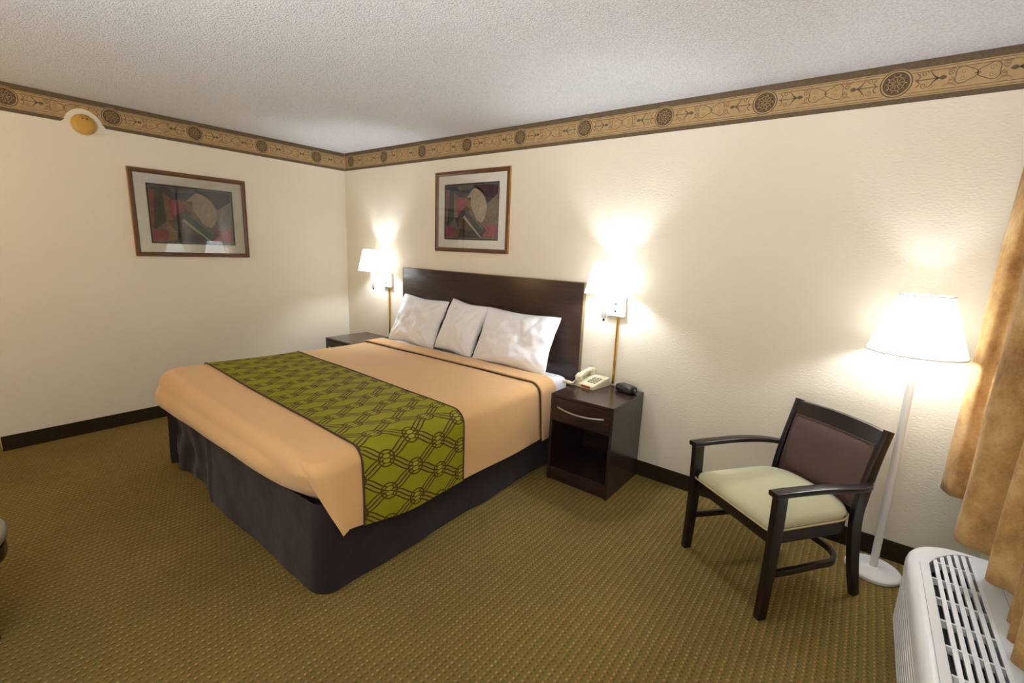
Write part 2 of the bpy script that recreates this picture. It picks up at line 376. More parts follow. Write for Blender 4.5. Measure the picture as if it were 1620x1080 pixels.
# ---- wallpaper border: flat printed strip, motifs as thin mesh layers
BT = [plain('border_tan', '#ad9064', .8, vary=.12, vscale=30), plain('border_dark', '#5f4f39', .8, vary=.2, vscale=60),
      plain('border_olive', '#6b5d3c', .8, vary=.2, vscale=60), plain('border_red', '#91694c', .8, vary=.15, vscale=60), plain('border_medallion', '#54422a', .8, vary=.25, vscale=120)]
Z0, Z1 = 2.262, 2.44
def border(name, u0, u1, meds, place, label, notch=None):
    bm = NB()
    nf = notch or (lambda u: 0)
    def quad(u, v, w, h, d, mi):
        pass
    def V(u, z, d): return bm.verts.new(place(u, z, d))
    def strip(z0, z1, d, mi):
        n = int((u1-u0)/.012)
        for i in range(n):
            a, b = u0+(u1-u0)*i/n, u0+(u1-u0)*(i+1)/n
            la, lb = max(z0, nf(a)), max(z0, nf(b))
            if la >= z1 and lb >= z1: continue
            la, lb = min(la, z1), min(lb, z1)
            f = bm.faces.new((V(a, la, d), V(b, lb, d), V(b, z1, d), V(a, z1, d))); f.material_index = mi
    def ribbon(pts, w, d, mi, closed=False):
        n = len(pts); L = []; R = []
        for i, (u, z) in enumerate(pts):
            if closed: pa, pb = pts[i-1], pts[(i+1) % n]
            else: pa, pb = pts[max(i-1, 0)], pts[min(i+1, n-1)]
            tx, tz = pb[0]-pa[0], pb[1]-pa[1]; l = math.hypot(tx, tz) or 1
            ww = w(i/(n-1)) if callable(w) else w
            L.append((u-tz/l*ww/2, z+tx/l*ww/2)); R.append((u+tz/l*ww/2, z-tx/l*ww/2))
        for i in range(n if closed else n-1):
            j = (i+1) % n
            q = (L[i], R[i], R[j], L[j])
            if any(z < nf(u)+.002 or u < u0 or u > u1 for u, z in q): continue
            f = bm.faces.new([V(u, z, d) for u, z in q]); f.material_index = mi
    def disc(u, z, r, d, mi, n=40, rz=None):
        rz = rz or r
        for i in range(n):
            a, b = 2*PI*i/n, 2*PI*(i+1)/n
            q = ((u, z), (u+r*math.cos(a), z+rz*math.sin(a)), (u+r*math.cos(b), z+rz*math.sin(b)))
            if any(zz < nf(uu)+.002 or uu < u0 or uu > u1 for uu, zz in q): continue
            f = bm.faces.new([V(uu, zz, d) for uu, zz in q]); f.material_index = mi
    D = .0012
    strip(Z0, Z1, D, 0)
    strip(Z1-.034, Z1, D+.0002, 1); strip(Z0, Z0+.024, D+.0002, 1)
    for z, w, mi in ((Z1-.040, .003, 2), (Z1-.052, .0025, 1), (Z0+.030, .003, 2), (Z0+.042, .0025, 1)):
        strip(z-w/2, z+w/2, D+.0003, mi)
    # small running zigzag in the dark bands
    for zc, amp in ((Z1-.019, .007), (Z0+.012, .006)):
        n = int((u1-u0)/.009)
        ribbon([(u0+(u1-u0)*i/n, zc+(amp if i % 2 else -amp)) for i in range(n+1)], .0028, D+.0004, 2)
    cz = 2.353
    def spiral(u, z, r, a0, turns, sgn, w, mi, fx=1):
        n = 26; pts = []
        for i in range(n+1):
            t = i/n; a = a0 + sgn*turns*2*PI*t; rr = r*(1-t*.85)
            pts.append((u+fx*rr*math.cos(a), z+rr*math.sin(a)))
        ribbon(pts, w, D+.0005, mi)
    for k, m in enumerate(meds):
        disc(m, cz, .063, D+.0005, 0)
        ribbon([(m+.058*math.cos(2*PI*i/48), cz+.058*math.sin(2*PI*i/48)) for i in range(48)], .005, D+.0006, 1, True)
        disc(m, cz, .050, D+.0006, 4)
        for rr, w, mi in ((.043, .0022, 2), (.03, .002, 0), (.016, .002, 2)):
            ribbon([(m+rr*math.cos(2*PI*i/40), cz+rr*math.sin(2*PI*i/40)) for i in range(40)], w, D+.0007, mi, True)
        for i in range(10):
            a = 2*PI*i/10
            disc(m+.0365*math.cos(a), cz+.0365*math.sin(a), .0035, D+.0008, 3 if i % 2 else 0, 8)
            ribbon([(m+.006*math.cos(a), cz+.006*math.sin(a)), (m+.027*math.cos(a+.25), cz+.027*math.sin(a+.25))], .0025, D+.0008, 0)
        for sgn in (-1, 1):
            c = m + sgn*.118
            # dark fleur: stem, leaf tip and curled arms
            ribbon([(m+sgn*.068, cz), (m+sgn*.15, cz)], .004, D+.0006, 1)
            ribbon([(m+sgn*(.15+.028*i/10), cz) for i in range(11)], lambda t: .002+.016*math.sin(PI*min(1, t*1.05))**.8, D+.0007, 1)
            for s2 in (-1, 1):
                ribbon([(m+sgn*(.148-.03*t), cz+s2*(.034*t**1.5)) for t in [i/8 for i in range(9)]], lambda t: .007*(1-t)+.002, D+.0007, 1)
                ribbon([(m+sgn*(.072+.012*math.sin(PI*t)), cz+s2*(.03*t)) for t in [i/8 for i in range(9)]], .0035, D+.0006, 1)
                spiral(c-sgn*.018, cz+s2*.025, .013, 0 if sgn > 0 else PI, 1.3, s2*sgn, .0024, 1)
                spiral(c+sgn*.006, cz+s2*.03, .011, PI if sgn > 0 else 0, 1.2, -s2*sgn, .0024, 3)
                spiral(m+sgn*.192, cz+s2*.018, .014, PI/2, 1.3, s2*sgn, .0022, 2)
                ribbon([(m+sgn*(.165+.05*t), cz+s2*(.038-.012*math.sin(PI*t)+.006*t)) for t in [i/8 for i in range(9)]], lambda t: .007*math.sin(PI*max(.08, min(.92, t))), D+.0006, 3)
        # pair of shield cartouches half way to the next medallion
        nxt = m + .552/2*1.0
        for sgn in (-1, 1):
            pts = []
            for i in range(28):
                a = 2*PI*i/28; rr = .034*(1+.16*math.cos(3*a))
                pts.append((nxt+sgn*.040+sgn*rr*1.05*math.cos(a+PI), cz+rr*.95*math.sin(a)))
            disc(nxt+sgn*.042, cz, .026, D+.0004, 0)
            ribbon(pts, .003, D+.0006, 1, True)
            for s2 in (-1, 1):
                spiral(nxt+sgn*.045, cz+s2*.012, .011, 0, 1.2, s2, .0022, 3)
                spiral(nxt+sgn*.086, cz+s2*.012, .010, PI/2, 1.1, -s2*sgn, .002, 2)
        ribbon([(nxt-.010, cz), (nxt+.010, cz)], .004, D+.0006, 2)
    return struct(name, bm, BT, label, smooth=0)
border('trim_1', 0.003, XR, [4.541-.5525*k for k in range(9)]+[4.541+.5525], lambda u, z, d: (u, -d, z), 'ornamental brown wallpaper border on the headboard wall')
def notch(u):
    # round patch where the border was cut away for the detector
    a = (u+2.068)/.122
    return 2.197+.172*math.sqrt(1-a*a) if abs(a) < 1 else 0
border('trim_2', YE, -.003, [-.314-.531*k for k in range(5)], lambda u, z, d: (d, u, z), 'ornamental brown wallpaper border on the left wall, cut around the detector', notch)

# smoke detector
t = thing('smoke_detector', 'round yellowed smoke detector in the notch of the left wall border', 'smoke detector', (0.0, -2.072, 2.262))
t.rotation_euler = (0, PI/2, 0)
YEL = plain('yellowed_plastic', '#c79b45', .45, vary=.05)
bm = NB(); lathe(bm, [(.070, 0.0), (.070, .010)], n=48); obj('base_plate', bm, plain('cream_plastic', '#d8c48e', .45, vary=.03), t)
bm = NB(); lathe(bm, [(.062, .010), (.066, .016), (.065, .026), (.058, .034), (.047, .038), (.045, .041), (.02, .043), (.001, .043)], n=48, cap0=True); obj('cover', bm, YEL, t)
bm = NB()
for a in (205, 232): bx(bm, (-.040, .010 if a < 220 else -.012, .0385), (-.034, .022 if a < 220 else -.002, .0425))
obj('vent_slot', bm, DARK, t, smooth=0)

# ------------------------------------------------------------------ pictures
PAL = dict(bg='#84736a', slate='#555863', plum='#4d3a44', cream='#bfb09a', taupe='#8c7c6a', pink='#a05560', rose='#aa5f66', brown='#655046', green='#4c5a50', teal='#45534d', dk='#483a3f', ochre='#94785a', grey='#7c7a76', cedge='#3f3833')
def m_paint(n, c):
    t = NT('print_'+n); o = t.coord(); k = t.math('ADD', t.math('MULTIPLY', t.noise(o, 14, 5, .75), .6), t.math('MULTIPLY', t.noise(o, 75, 4, .8), .4)); cc = lin(c)
    return t.set(t.mix(t.step(k, .25, .75), tuple(x*.5 for x in cc[:3])+(1,), tuple(min(1, x*1.45+.01) for x in cc[:3])+(1,)), .8)
PNAMES = list(PAL); PM = [m_paint(n, PAL[n]) for n in PNAMES]
def picture(name, w, h, label):
    """local frame: x right, z up, facing -y, origin at the frame centre on the wall"""
    t = thing(name, label, 'picture', (0, 0, 0), 0, 'framed abstract prints')
    fw, fd = .034, .026
    bm = NB()
    prof = [(0, 0), (0, .020), (.005, fd), (.020, fd-.003), (.030, .016), (fw, .012), (fw, 0)]   # (inward, out)
    cor = [(-1, -1), (1, -1), (1, 1), (-1, 1)]; rings = []
    for sx, sz in cor:
        rings.append([bm.verts.new((sx*(w/2-i), -o, sz*(h/2-i))) for i, o in prof])
    for k in range(4):
        a, b = rings[k], rings[(k+1) % 4]
        for i in range(len(prof)-1):
            f = bm.faces.new((a[i], b[i], b[i+1], a[i+1])); f.material_index = 1 if i < 1 else 0
    obj('frame', bm, [FRAMEWOOD, FRAMEGOLD], t, smooth=20)
    iw, ih = w/2-fw+.002, h/2-fw+.002
    aw, ah = iw-.077, ih-.072
    bm = NB()
    ro = [(-iw, -ih), (iw, -ih), (iw, ih), (-iw, ih)]; ri = [(-aw, -ah), (aw, -ah), (aw, ah), (-aw, ah)]
    A = [bm.verts.new((x, -.0095, z)) for x, z in ro]; B = [bm.verts.new((x, -.0095, z)) for x, z in ri]; B2 = [bm.verts.new((x, -.007, z)) for x, z in ri]
    for i in range(4):
        j = (i+1) % 4
        bm.faces.new((A[i], A[j], B[j], B[i])); bm.faces.new((B[i], B[j], B2[j], B2[i]))
    obj('mat_board', bm, MATBOARD, t, smooth=0)
    bm = NB(); layer = [0]
    def poly(c, pts):
        layer[0] += 1; y = -.0050-.00009*layer[0]
        vs = [bm.verts.new(((u*2-1)*aw, y, (1-v*2)*ah)) for u, v in pts]
        f = bm.faces.new(vs); f.material_index = PNAMES.index(c)
        bmesh.ops.triangulate(bm, faces=[f])
    poly('cedge', [(0, 0), (1, 0), (1, 1), (0, 1)])
    poly('grey', [(.018, .022), (.982, .022), (.982, .978), (.018, .978)])
    poly('bg', [(.03, .038), (.97, .038), (.97, .962), (.03, .962)])
    poly('slate', [(.03, .038), (.60, .038), (.42, .24), (.24, .24), (.15, .10), (.03, .10)])
    poly('grey', [(.22, .038), (.55, .038), (.5, .10), (.28, .12)])
    poly('taupe', [(.80, .36), (.97, .20), (.97, .72), (.76, .72)])
    poly('plum', [(.52, .038), (.97, .038), (.97, .20), (.80, .36), (.70, .12)])
    arc = [(.42, .26), (.54, .10)]+[(.50+.29*math.cos(a), .44+.36*math.sin(a)) for a in [math.radians(-72+9*i) for i in range(14)]]+[(.62, .66), (.50, .40)]
    poly('cream', arc)
    poly('pink', [(.03, .12), (.075, .12), (.085, .70), (.03, .74)])
    poly('green', [(.085, .10), (.17, .10), (.185, .62), (.10, .76), (.04, .80)])
    poly('teal', [(.12, .18), (.155, .18), (.165, .60), (.125, .64)])
    poly('taupe', [(.19, .14), (.26, .24), (.27, .60), (.20, .62)])
    poly('brown', [(.26, .25), (.50, .25), (.48, .46), (.38, .62), (.26, .60)])
    poly('rose', [(.22, .24), (.44, .26), (.40, .42), (.30, .50), (.24, .56)])
    poly('ochre', [(.40, .27), (.50, .29), (.50, .44), (.42, .40)])
    poly('brown', [(.20, .60), (.42, .56), (.58, .86), (.30, .90)])
    poly('dk', [(.28, .80), (.60, .82), (.68, .96), (.26, .962)])
    poly('brown', [(.42, .70), (.56, .80), (.50, .84), (.34, .80)])
    poly('grey', [(.06, .76), (.17, .63), (.30, .80), (.22, .80)])
    poly('pink', [(.03, .77), (.19, .76), (.20, .94), (.03, .95)])
    poly('ochre', [(.20, .82), (.29, .82), (.28, .94), (.20, .94)])
    poly('rose', [(.76, .73), (.97, .73), (.97, .95), (.70, .95)])
    poly('cream', [(.36, .60), (.385, .55), (.71, .94), (.68, .955)])
    poly('green', [(.37, .54), (.42, .445), (.79, .82), (.70, .945)])
    poly('grey', [(.44, .50), (.455, .485), (.74, .79), (.72, .80)])
    obj('print', bm, PM, t, smooth=0)
    bm = NB(); vs = [bm.verts.new((x, -.0115, z)) for x, z in ro]; bm.faces.new(vs); obj('glass', bm, GLASS, t, smooth=0)
    return t
p1 = picture('framed_picture', .838, .672, 'framed abstract print in a walnut frame above the headboard')
p1.location = (1.842, 0, 1.815); p1.rotation_euler = (0, 0, 0)
p2 = copy_tree(p1); p2['label'] = 'framed abstract print alone on the left wall, lamps reflected in its glass'
p2.location = (0, -1.442, 1.684); p2.rotation_euler = (0, 0, PI/2)

# ------------------------------------------------------------------ headboard
bm = NB(); rbx(bm, (.992, -.035, .30), (2.984, -.001, 1.302), .003); hb = obj('headboard', bm, HEAD)
tag(hb, 'wide espresso laminate headboard panel mounted on the wall', 'headboard')
bm = NB(); rbx(bm, (2.984, -.036, .30), (2.988, -.001, 1.303), .001, 1); rbx(bm, (.988, -.036, .30), (.992, -.001, 1.303), .001, 1)
rbx(bm, (.988, -.036, 1.302), (2.988, -.001, 1.306), .001, 1)
obj('edge_band', bm, plain('tan_edge_band', '#75633f', .5), hb, smooth=0)

# ------------------------------------------------------------------ bed
XC = 1.955
bed = thing('bed', 'king size bed base and white mattress with a dark brown skirt', 'bed', (XC, -1.05, 0))
def rounded_path(hw, yh, yf, R, step=.04):
    """from right head, down the right side, round the foot, up the left side: (x, y, nx, ny) relative to XC"""
    pts = []
    n = max(2, int((yh-(yf+R))/step))
    for i in range(n): pts.append((hw, yh+(yf+R-yh)*i/n, 1, 0))
    k = 10
    for i in range(k+1):
        a = -PI/2*i/k; pts.append((hw-R+R*math.cos(a), yf+R+R*math.sin(a), math.cos(a), math.sin(a)))
    n2 = max(2, int((2*hw-2*R)/step))
    for i in range(1, n2): pts.append((hw-R-(2*hw-2*R)*i/n2, yf, 0, -1))
    for i in range(k+1):
        a = -PI/2-PI/2*i/k; pts.append((-hw+R+R*math.cos(a), yf+R+R*math.sin(a), math.cos(a), math.sin(a)))
    for i in range(1, n+1): pts.append((-hw, yf+R+(yh-yf-R)*i/n, -1, 0))
    return pts
def loc_bed(x, y, z): return (x, y+1.05, z)
# box spring core + skirt
bm = NB(); rbx(bm, loc_bed(-.93, -1.98, .03), loc_bed(.93, -.06, .43), .03); obj('box_spring', bm, SKIRT, bed)
bm = NB(); P = rounded_path(.962, -.07, -2.045, .07, .02)
def skirt(i, t):
    k = int(round(i*(len(P)-1))); x, y, nx, ny = P[k]
    z = .43-.425*t
    L = k*.02
    w = .006*math.sin(L*9.0)*t + .004*noise.noise(Vector((L*6, z*5, 1)))*(1+t)
    if ny < -.9 and x < -.25:    # far part of the foot valance hangs behind the pleat and is crumpled
        w += -.045*sm((-x-.25)/.02) + .03*noise.noise(Vector((x*7, z*6, 4)))*(.4+t)
    elif ny < -.9 and x < -.19: w += .008*math.sin((x+.25)/.06*PI)
    w += .012*t
    return loc_bed(x+nx*w, y+ny*w, z)
grid(bm, skirt, len(P)-1, 16); obj('bed_skirt', bm, SKIRT, bed, smooth=60)
bm = NB(); rbx(bm, loc_bed(-.955, -2.025, .44), loc_bed(.965, -.04, .612), .075, 5); obj('mattress', bm, SHEET, bed, smooth=60)

# bedspread profile shared by bedspread, folded head band and runner
HW, TOP, RC, RR = .985, .634, .16, .075
YFOOT = -2.09
ARC = RR*PI/2
def prof(s, hem_out=.03):
    """s = arc length measured outward from the line RC inside the edge; returns (offset from edge, z)"""
    fl = RC-RR
    if s < fl: return (-RC+s, TOP)
    if s < fl+ARC:
        a = (s-fl)/RR; return (-RR+RR*math.sin(a), TOP-RR+RR*math.cos(a))
    d = s-fl-ARC
    return (hem_out*(1-math.exp(-d*4)), TOP-RR-d)
S_HEM = lambda z: RC-RR+ARC+(TOP-RR-z)
def puff(x, y): return .024*sm((-x-.1)/.8)*sm((-y-1.15)/.8)
def across(sg, y, lift=0, hem_out=.03):
    """sg = signed arc length from the bed centre line -> (x, z) with crown and ripples"""
    s = abs(sg); sg1 = 1 if sg >= 0 else -1
    fx = HW-RC
    if s <= fx: x, z = s, TOP; nx, nz = 0, 1
    else:
        d, z = prof(s-fx, hem_out); x = HW+d
        q = s-fx-(RC-RR); a = max(0, min(1, q/ARC))*PI/2; nx, nz = math.sin(a), math.cos(a)
    h = max(0, TOP-RR-z)
    rip = .007*math.sin(y*7.5+1)*min(1, h*4) + .004*noise.noise(Vector((y*5, z*4, sg1)))
    top = .004*noise.noise(Vector((x*sg1*2.2, y*2.2, 0))) - .014*(min(s, HW)/HW)**2*0 + .006*(1-(min(s, HW)/HW)**2)
    top += puff(x*sg1, y)
    x += nx*lift + rip*nx; z += nz*lift + top*nz
    return x*sg1, z
bs = NB()
Y0, Y1 = -.335, YFOOT+RC
sR, sL = HW-RC+S_HEM(.25), HW-RC+S_HEM(.27)
def hemz(y): return .245+.05*sm((-y-1.55)/.45)
def cov(u, v):
    y = Y0+(Y1-Y0)*v
    sr = HW-RC+S_HEM(hemz(y))
    sg = -sL+(sL+sr)*u
    x, z = across(sg, y); return (x, y, z)
grid(bs, cov, 110, 56)
# foot: loft round the foot edge and tucked under at the hem
PF = [p for p in rounded_path(HW, Y1, YFOOT, RC, .03)]
i0 = 0
def foot(i, t):
    x, y, nx, ny = PF[int(round(i*(len(PF)-1)))]
    zh = .405+.015*math.sin(x*2.0+.5)-.012*sm((x-.5)/.4)
    S = RC-RR+ARC+(TOP-RR-zh)
    s = S*t; d, z = prof(s, 0)
    h = max(0, TOP-RR-z)/(TOP-RR-zh)
    cn = sm((x-.45)/.4)
    d += .028*(1-cn)*math.sin(PI*min(1, h*1.0)**.8) - .055*h**4 - .045*cn*sm((x-.6)/.3)*min(1, h*1.4)
    d += .005*noise.noise(Vector((x*3, y*3, z*4)))*min(1, t*2)
    top = .004*noise.noise(Vector(((x+nx*d)*2.2, (y+ny*d)*2.2, 0)))*(1-h) if h == 0 else 0
    cr = .006*(1-(min(abs(x+nx*d), HW)/HW)**2) if h == 0 else 0
    a = max(0, min(1, (s-(RC-RR))/ARC)); 
    return (x+nx*d, y+ny*d, z+(top+cr+puff(x+nx*d, y+ny*d))*math.cos(a*PI/2))
grid(bs, foot, len(PF)-1, 30)
# loose front edge of the right-hand drop, standing off the tucked corner
def flap(a, t):
    z = TOP-.012+(hemz(Y1)-TOP+.012)*t
    h = max(0, TOP-RR-z)
    if z > TOP-RR: d = -RR+RR*math.sin(math.acos(max(-1, min(1, (z-(TOP-RR))/RR))))
    else: d = prof(S_HEM(z))[0]
    rip = .007*math.sin(Y1*7.5+1)*min(1, h*4) + .004*noise.noise(Vector((Y1*5, z*4, 1)))*min(1, h*9)
    A = Vector((HW+d+rip, Y1, z))
    an = math.radians(78); k = sm(t*1.0)
    top = Vector((HW-RC+(RC+d+.006)*math.cos(an), Y1-(RC+d+.006)*math.sin(an), 0)); bot = Vector((HW+.022, -1.965, 0))
    tt = t**.85; e = top+(bot-top)*tt; e.z = z-.012*t
    p = A+(e-A)*a
    b = .052*(1-sm(t*1.25))+.006*t
    q = 4*a*(1-a)
    return (p.x+b*q*.72, p.y-b*q*.72+.0, p.z+.004*noise.noise(Vector((a*3, t*5, 8)))*t)
grid(bs, flap, 14, 30)
bmesh.ops.remove_doubles(bs, verts=bs.verts[:], dist=.0015)
spread = obj('bedspread', bs, COVER, loc=(XC, 0, 0), smooth=70)
tag(spread, 'plain tan bedspread draped over the bed, tucked in at the foot', 'bedspread')
# folded-back head band
bm = NB()
rows = [(-.468, .001), (-.476, .004), (-.479, .009), (-.476, .014), (-.468, .016), (-.44, .014), (-.40, .014), (-.36, .014), (-.32, .014), (-.30, .013), (-.292, .009), (-.292, .003), (-.30, .001)]
sB = HW-RC+S_HEM(.238)
def band(u, v):
    k = int(round(v*(len(rows)-1))); y, l = rows[k]; sg = -sB+2*sB*u
    y += .006*noise.noise(Vector((sg*3, 0, 5))) + .04*(sg/sB)*(.5+.5*(sg/sB)) - .015
    if k > 4: y += .012*noise.noise(Vector((sg*9, 1, 7)))*(k/12)
    x, z = across(sg, y, l+.004, .034); return (x, y, z)
grid(bm, band, 120, len(rows)-1); obj('folded_band', bm, COVER, spread, smooth=70)
bm = NB(); pts = []
for i in range(121):
    sg = -sB+2*sB*i/120; y = -.482-.015+.006*noise.noise(Vector((sg*3, 0, 5)))+.04*(sg/sB)*(.5+.5*(sg/sB))
    x, z = across(sg, y, .006, .034); pts.append((x, y, z))
sweep(bm, pts, circ(.0045, 8), up=(0, 1, 0)); obj('piping', bm, PIPING, spread)['label'] = 'dark brown piping along the fold'
# runner
s_node = HW-RC+S_HEM(.552)
RUN = m_runner(s_node % .155)
bm = NB()
sRr = HW-RC+S_HEM(.262)
def rr_y(u, v):
    f = -1.775-.085*u; b = -1.118-.105*u
    return f+(b-f)*v
def runner(u, v):
    y = rr_y(u, v); sg = -sRr+2*sRr*u
    sr = HW-RC+S_HEM(hemz(y)-.002)
    if sg > 0: sg = sg*sr/sRr
    x, z = across(sg, y, .006, .030)
    return (x, y, z)
NU, NV = 140, 44
grid(bm, runner, NU, NV, uv=lambda u, v: (-sRr+2*sRr*u, rr_y(u, v)))
run = obj('bed_runner', bm, RUN, loc=(XC, 0, 0), smooth=70)
at = run.data.attributes.new('edge', 'FLOAT', 'POINT')
for i, v in enumerate(run.data.vertices):
    at.data[i].value = 0.0
tag(run, 'green runner with dark lattice pattern laid across the tan bedspread', 'bed runner')
bm = NB()
for vv in (0, 1):
    pts = [Vector(runner(i/NU, vv))+Vector((0, 0, .0)) for i in range(NU+1)]
    sweep(bm, pts, circ(.0048, 8), up=(0, 1, 0))
obj('piping', bm, PIPING, run)['label'] = 'dark brown piping on both long edges'

# ------------------------------------------------------------------ pillows
def pillow(name, w, h, T, seed, loc, rx, rz, ry, label, corner=None, tuck=False):
    bm = NB()
    def f(side):
        def g(a, b):
            u, v = a*2-1, b*2-1
            X = w/2*u*(1-.07*(1-abs(u))*0)*(1-.05*(1-v*v)*0-.06*math.cos(v*PI/2)**2*abs(u)**3)
            Y = h/2*v*(1-.07*math.cos(u*PI/2)**2*abs(v)**3)
            e = max(0, (1-abs(u)**2.6)*(1-abs(v)**2.6))
            th = T/2*e**.55
            n = noise.noise(Vector((u*2.2+seed, v*2.2, side*3)))*.026 + noise.noise(Vector((u*5+seed, v*4, side)))*.013
            # radial creases from the corners
            rr = math.hypot(abs(u)-1, abs(v)-1); an = math.atan2(1-abs(v), 1-abs(u)+1e-6)
            cr = .005*math.sin(an*14+seed)*math.exp(-((rr-.55)/.4)**2)
            if tuck and side > 0:
                du, dv = u-.30, v-.45
                if -.55 < dv < .45:
                    wdt = .25*(.5+dv*.9)
                    k = math.exp(-((abs(du-.1*dv)-max(.01, wdt))/.045)**2); th -= .026*k*(e**.5)
                    th += .022*math.exp(-(du/.12)**2-((dv-.15)/.3)**2)*(e**.5)
            return (X, Y, side*(th+(n+cr)*e**.5))
        return g
    grid(bm, f(1), 56, 44); grid(bm, f(-1), 56, 44)
    bmesh.ops.remove_doubles(bm, verts=bm.verts[:], dist=.0008)
    o = obj(name, bm, SHEET, smooth=80)
    o.matrix_world = Matrix.Translation(loc) @ Matrix.Rotation(rz, 4, 'Z') @ Matrix.Rotation(rx, 4, 'X') @ Matrix.Rotation(ry, 4, 'Z')
    return tag(o, label, 'pillow', 'white pillows against the headboard')
pillow('pillow', .615, .46, .15, 1.3, (1.370, -.175, .842), math.radians(66), math.radians(0), math.radians(-2), 'white pillow leaning on the headboard, nearest the far bedside lamp')
pillow('pillow', .46, .46, .15, 5.1, (1.918, -.175, .852), math.radians(66), math.radians(-3), math.radians(-4), 'white middle pillow partly covered by the pillow to its right')
pillow('pillow', .69, .45, .16, 9.7, (2.503, -.195, .842), math.radians(66), math.radians(2), math.radians(-1), 'white pillow with a tucked corner fold, nearest the telephone', tuck=True)

# ------------------------------------------------------------------ nightstands
def nightstand(label, loc):
    t = thing('nightstand', label, 'nightstand', loc, 0, 'espresso bedside nightstands')
    w, d, h = .448, .466, .604
    bm = NB(); rbx(bm, (-w/2, -d/2, h-.020), (w/2, d/2, h), .002, 1); obj('top_panel', bm, WOOD, t, smooth=0)
    for s in (-1, 1):
        bm = NB(); a, b = sorted((s*w/2, s*(w/2-.020))); rbx(bm, (a, -d/2+.001, 0), (b, d/2, h-.020), .0015, 1); obj('side_panel', bm, WOOD, t, smooth=0)
    bm = NB(); bx(bm, (-w/2+.02, d/2-.012, .03), (w/2-.02, d/2, h-.02)); obj('back_panel', bm, WOOD, t, smooth=0)
    bm = NB(); rbx(bm, (-w/2+.02, -d/2+.012, .075), (w/2-.02, d/2-.012, .093), .001, 1); rbx(bm, (-w/2+.02, -d/2+.012, 0), (w/2-.02, -d/2+.028, .075), .001, 1); obj('bottom_shelf', bm, WOOD, t, smooth=0)
    bm = NB(); bx(bm, (-w/2+.02, -d/2+.02, .415), (w/2-.02, d/2-.012, .430)); obj('divider_shelf', bm, WOOD, t, smooth=0)
    bm = NB(); rbx(bm, (-w/2+.021, -d/2-.001, .432), (w/2-.021, -d/2+.018, .581), .0015, 1); dr = obj('drawer', bm, WOOD, t, smooth=0)
    bm = NB()
    pts = [(-.165+.33*i/24, -d/2-.004-.030*math.sin(PI*i/24)**.9, .522-.010*math.sin(PI*i/24)) for i in range(25)]
    sweep(bm, pts, rrect(.009, .010, .003), up=(0, 0, 1)); obj('handle', bm, STEEL, dr)['label'] = 'curved brushed steel bar handle'
    return t
n1 = nightstand('espresso nightstand holding the telephone and clock, right of the bed', (3.2682, -.253, 0))
n2 = copy_tree(n1); n2['label'] = 'espresso nightstand in the corner beyond the bed, mostly hidden by the bed'
n2.location = (.697, -.335, 0)
for o in (n1, n2):
    pass

# ------------------------------------------------------------------ telephone and clock radio
ph = thing('telephone', 'ivory desk telephone with coiled cord on the right nightstand', 'telephone', (3.150, -.135, .604), math.radians(-9))
bm = NB()
prof_b = [(-.100, 0), (-.100, .022), (-.094, .028), (.085, .062), (.095, .060), (.098, .052), (.098, 0)]
for x0, x1 in ((-.088, .088),):
    A = [bm.verts.new((x0, y, z)) for y, z in prof_b]; B = [bm.verts.new((x1, y, z)) for y, z in prof_b]
    for i in range(len(A)):
        j = (i+1) % len(A); bm.faces.new((A[i], A[j], B[j], B[i]))
    bm.faces.new(A[::-1]); bm.faces.new(B)
obj('base', bm, BEIGE, ph, bevel=.004)
def top_z(y): return .028+.034*(y+.094)/.179
bm = NB(); pts = smooth_path([(-.052, -.088, top_z(-.088)+.028), (-.052, -.06, top_z(-.06)+.042), (-.052, 0, top_z(0)+.046), (-.052, .055, top_z(.055)+.042), (-.052, .085, top_z(.085)+.026)], 8)
n = len(pts); sc = [(1.0 if k in range(9, n-9) else 1.22, (.85 if k in range(9, n-9) else 1.25)) for k in range(n)]
sweep(bm, pts, rrect(.040, .024, .010, 4), up=(0, -.2, 1), scale=sc)
for yy in (-.074, .068):
    lathe(bm, [(.024, top_z(yy)+.001), (.026, top_z(yy)+.014), (.022, top_z(yy)+.034)], (-.052, yy), 20)
obj('handset', bm, BEIGE, ph, smooth=60)['label'] = 'ivory handset lying in its cradle'
bm = NB()
for r in range(4):
    for c in range(3):
        y = -.045+.024*r; x = .012+.024*c; rbx(bm, (x-.008, y-.007, top_z(y)-.002), (x+.008, y+.007, top_z(y)+.006), .002, 1)
kp = obj('keypad', bm, plain('grey_keys', '#8d8a76', .5), ph, smooth=0); kp['label'] = 'grey push buttons'
bm = NB(); rbx(bm, (-.010, -.1015, .008), (.064, -.099, .024), .0008, 1); obj('label_strip', bm, plain('red_label', '#c03a2a', .5), ph, smooth=0)['label'] = 'red printed strip on the front edge'
bm = NB(); pts = []
cen = smooth_path([(-.052, -.096, .040), (-.070, -.112, .014), (-.098, -.118, .011), (-.125, -.108, .010), (-.150, -.12, .011)], 30)
for i, c in enumerate(cen):
    a = i*.9; pts.append(c+Vector((.2*math.cos(a)*.012, math.cos(a)*.012, math.sin(a)*.010+.004)))
sweep(bm, pts, circ(.0035, 6), up=(0, .3, 1)); obj('coiled_cord', bm, BEIGE, ph)

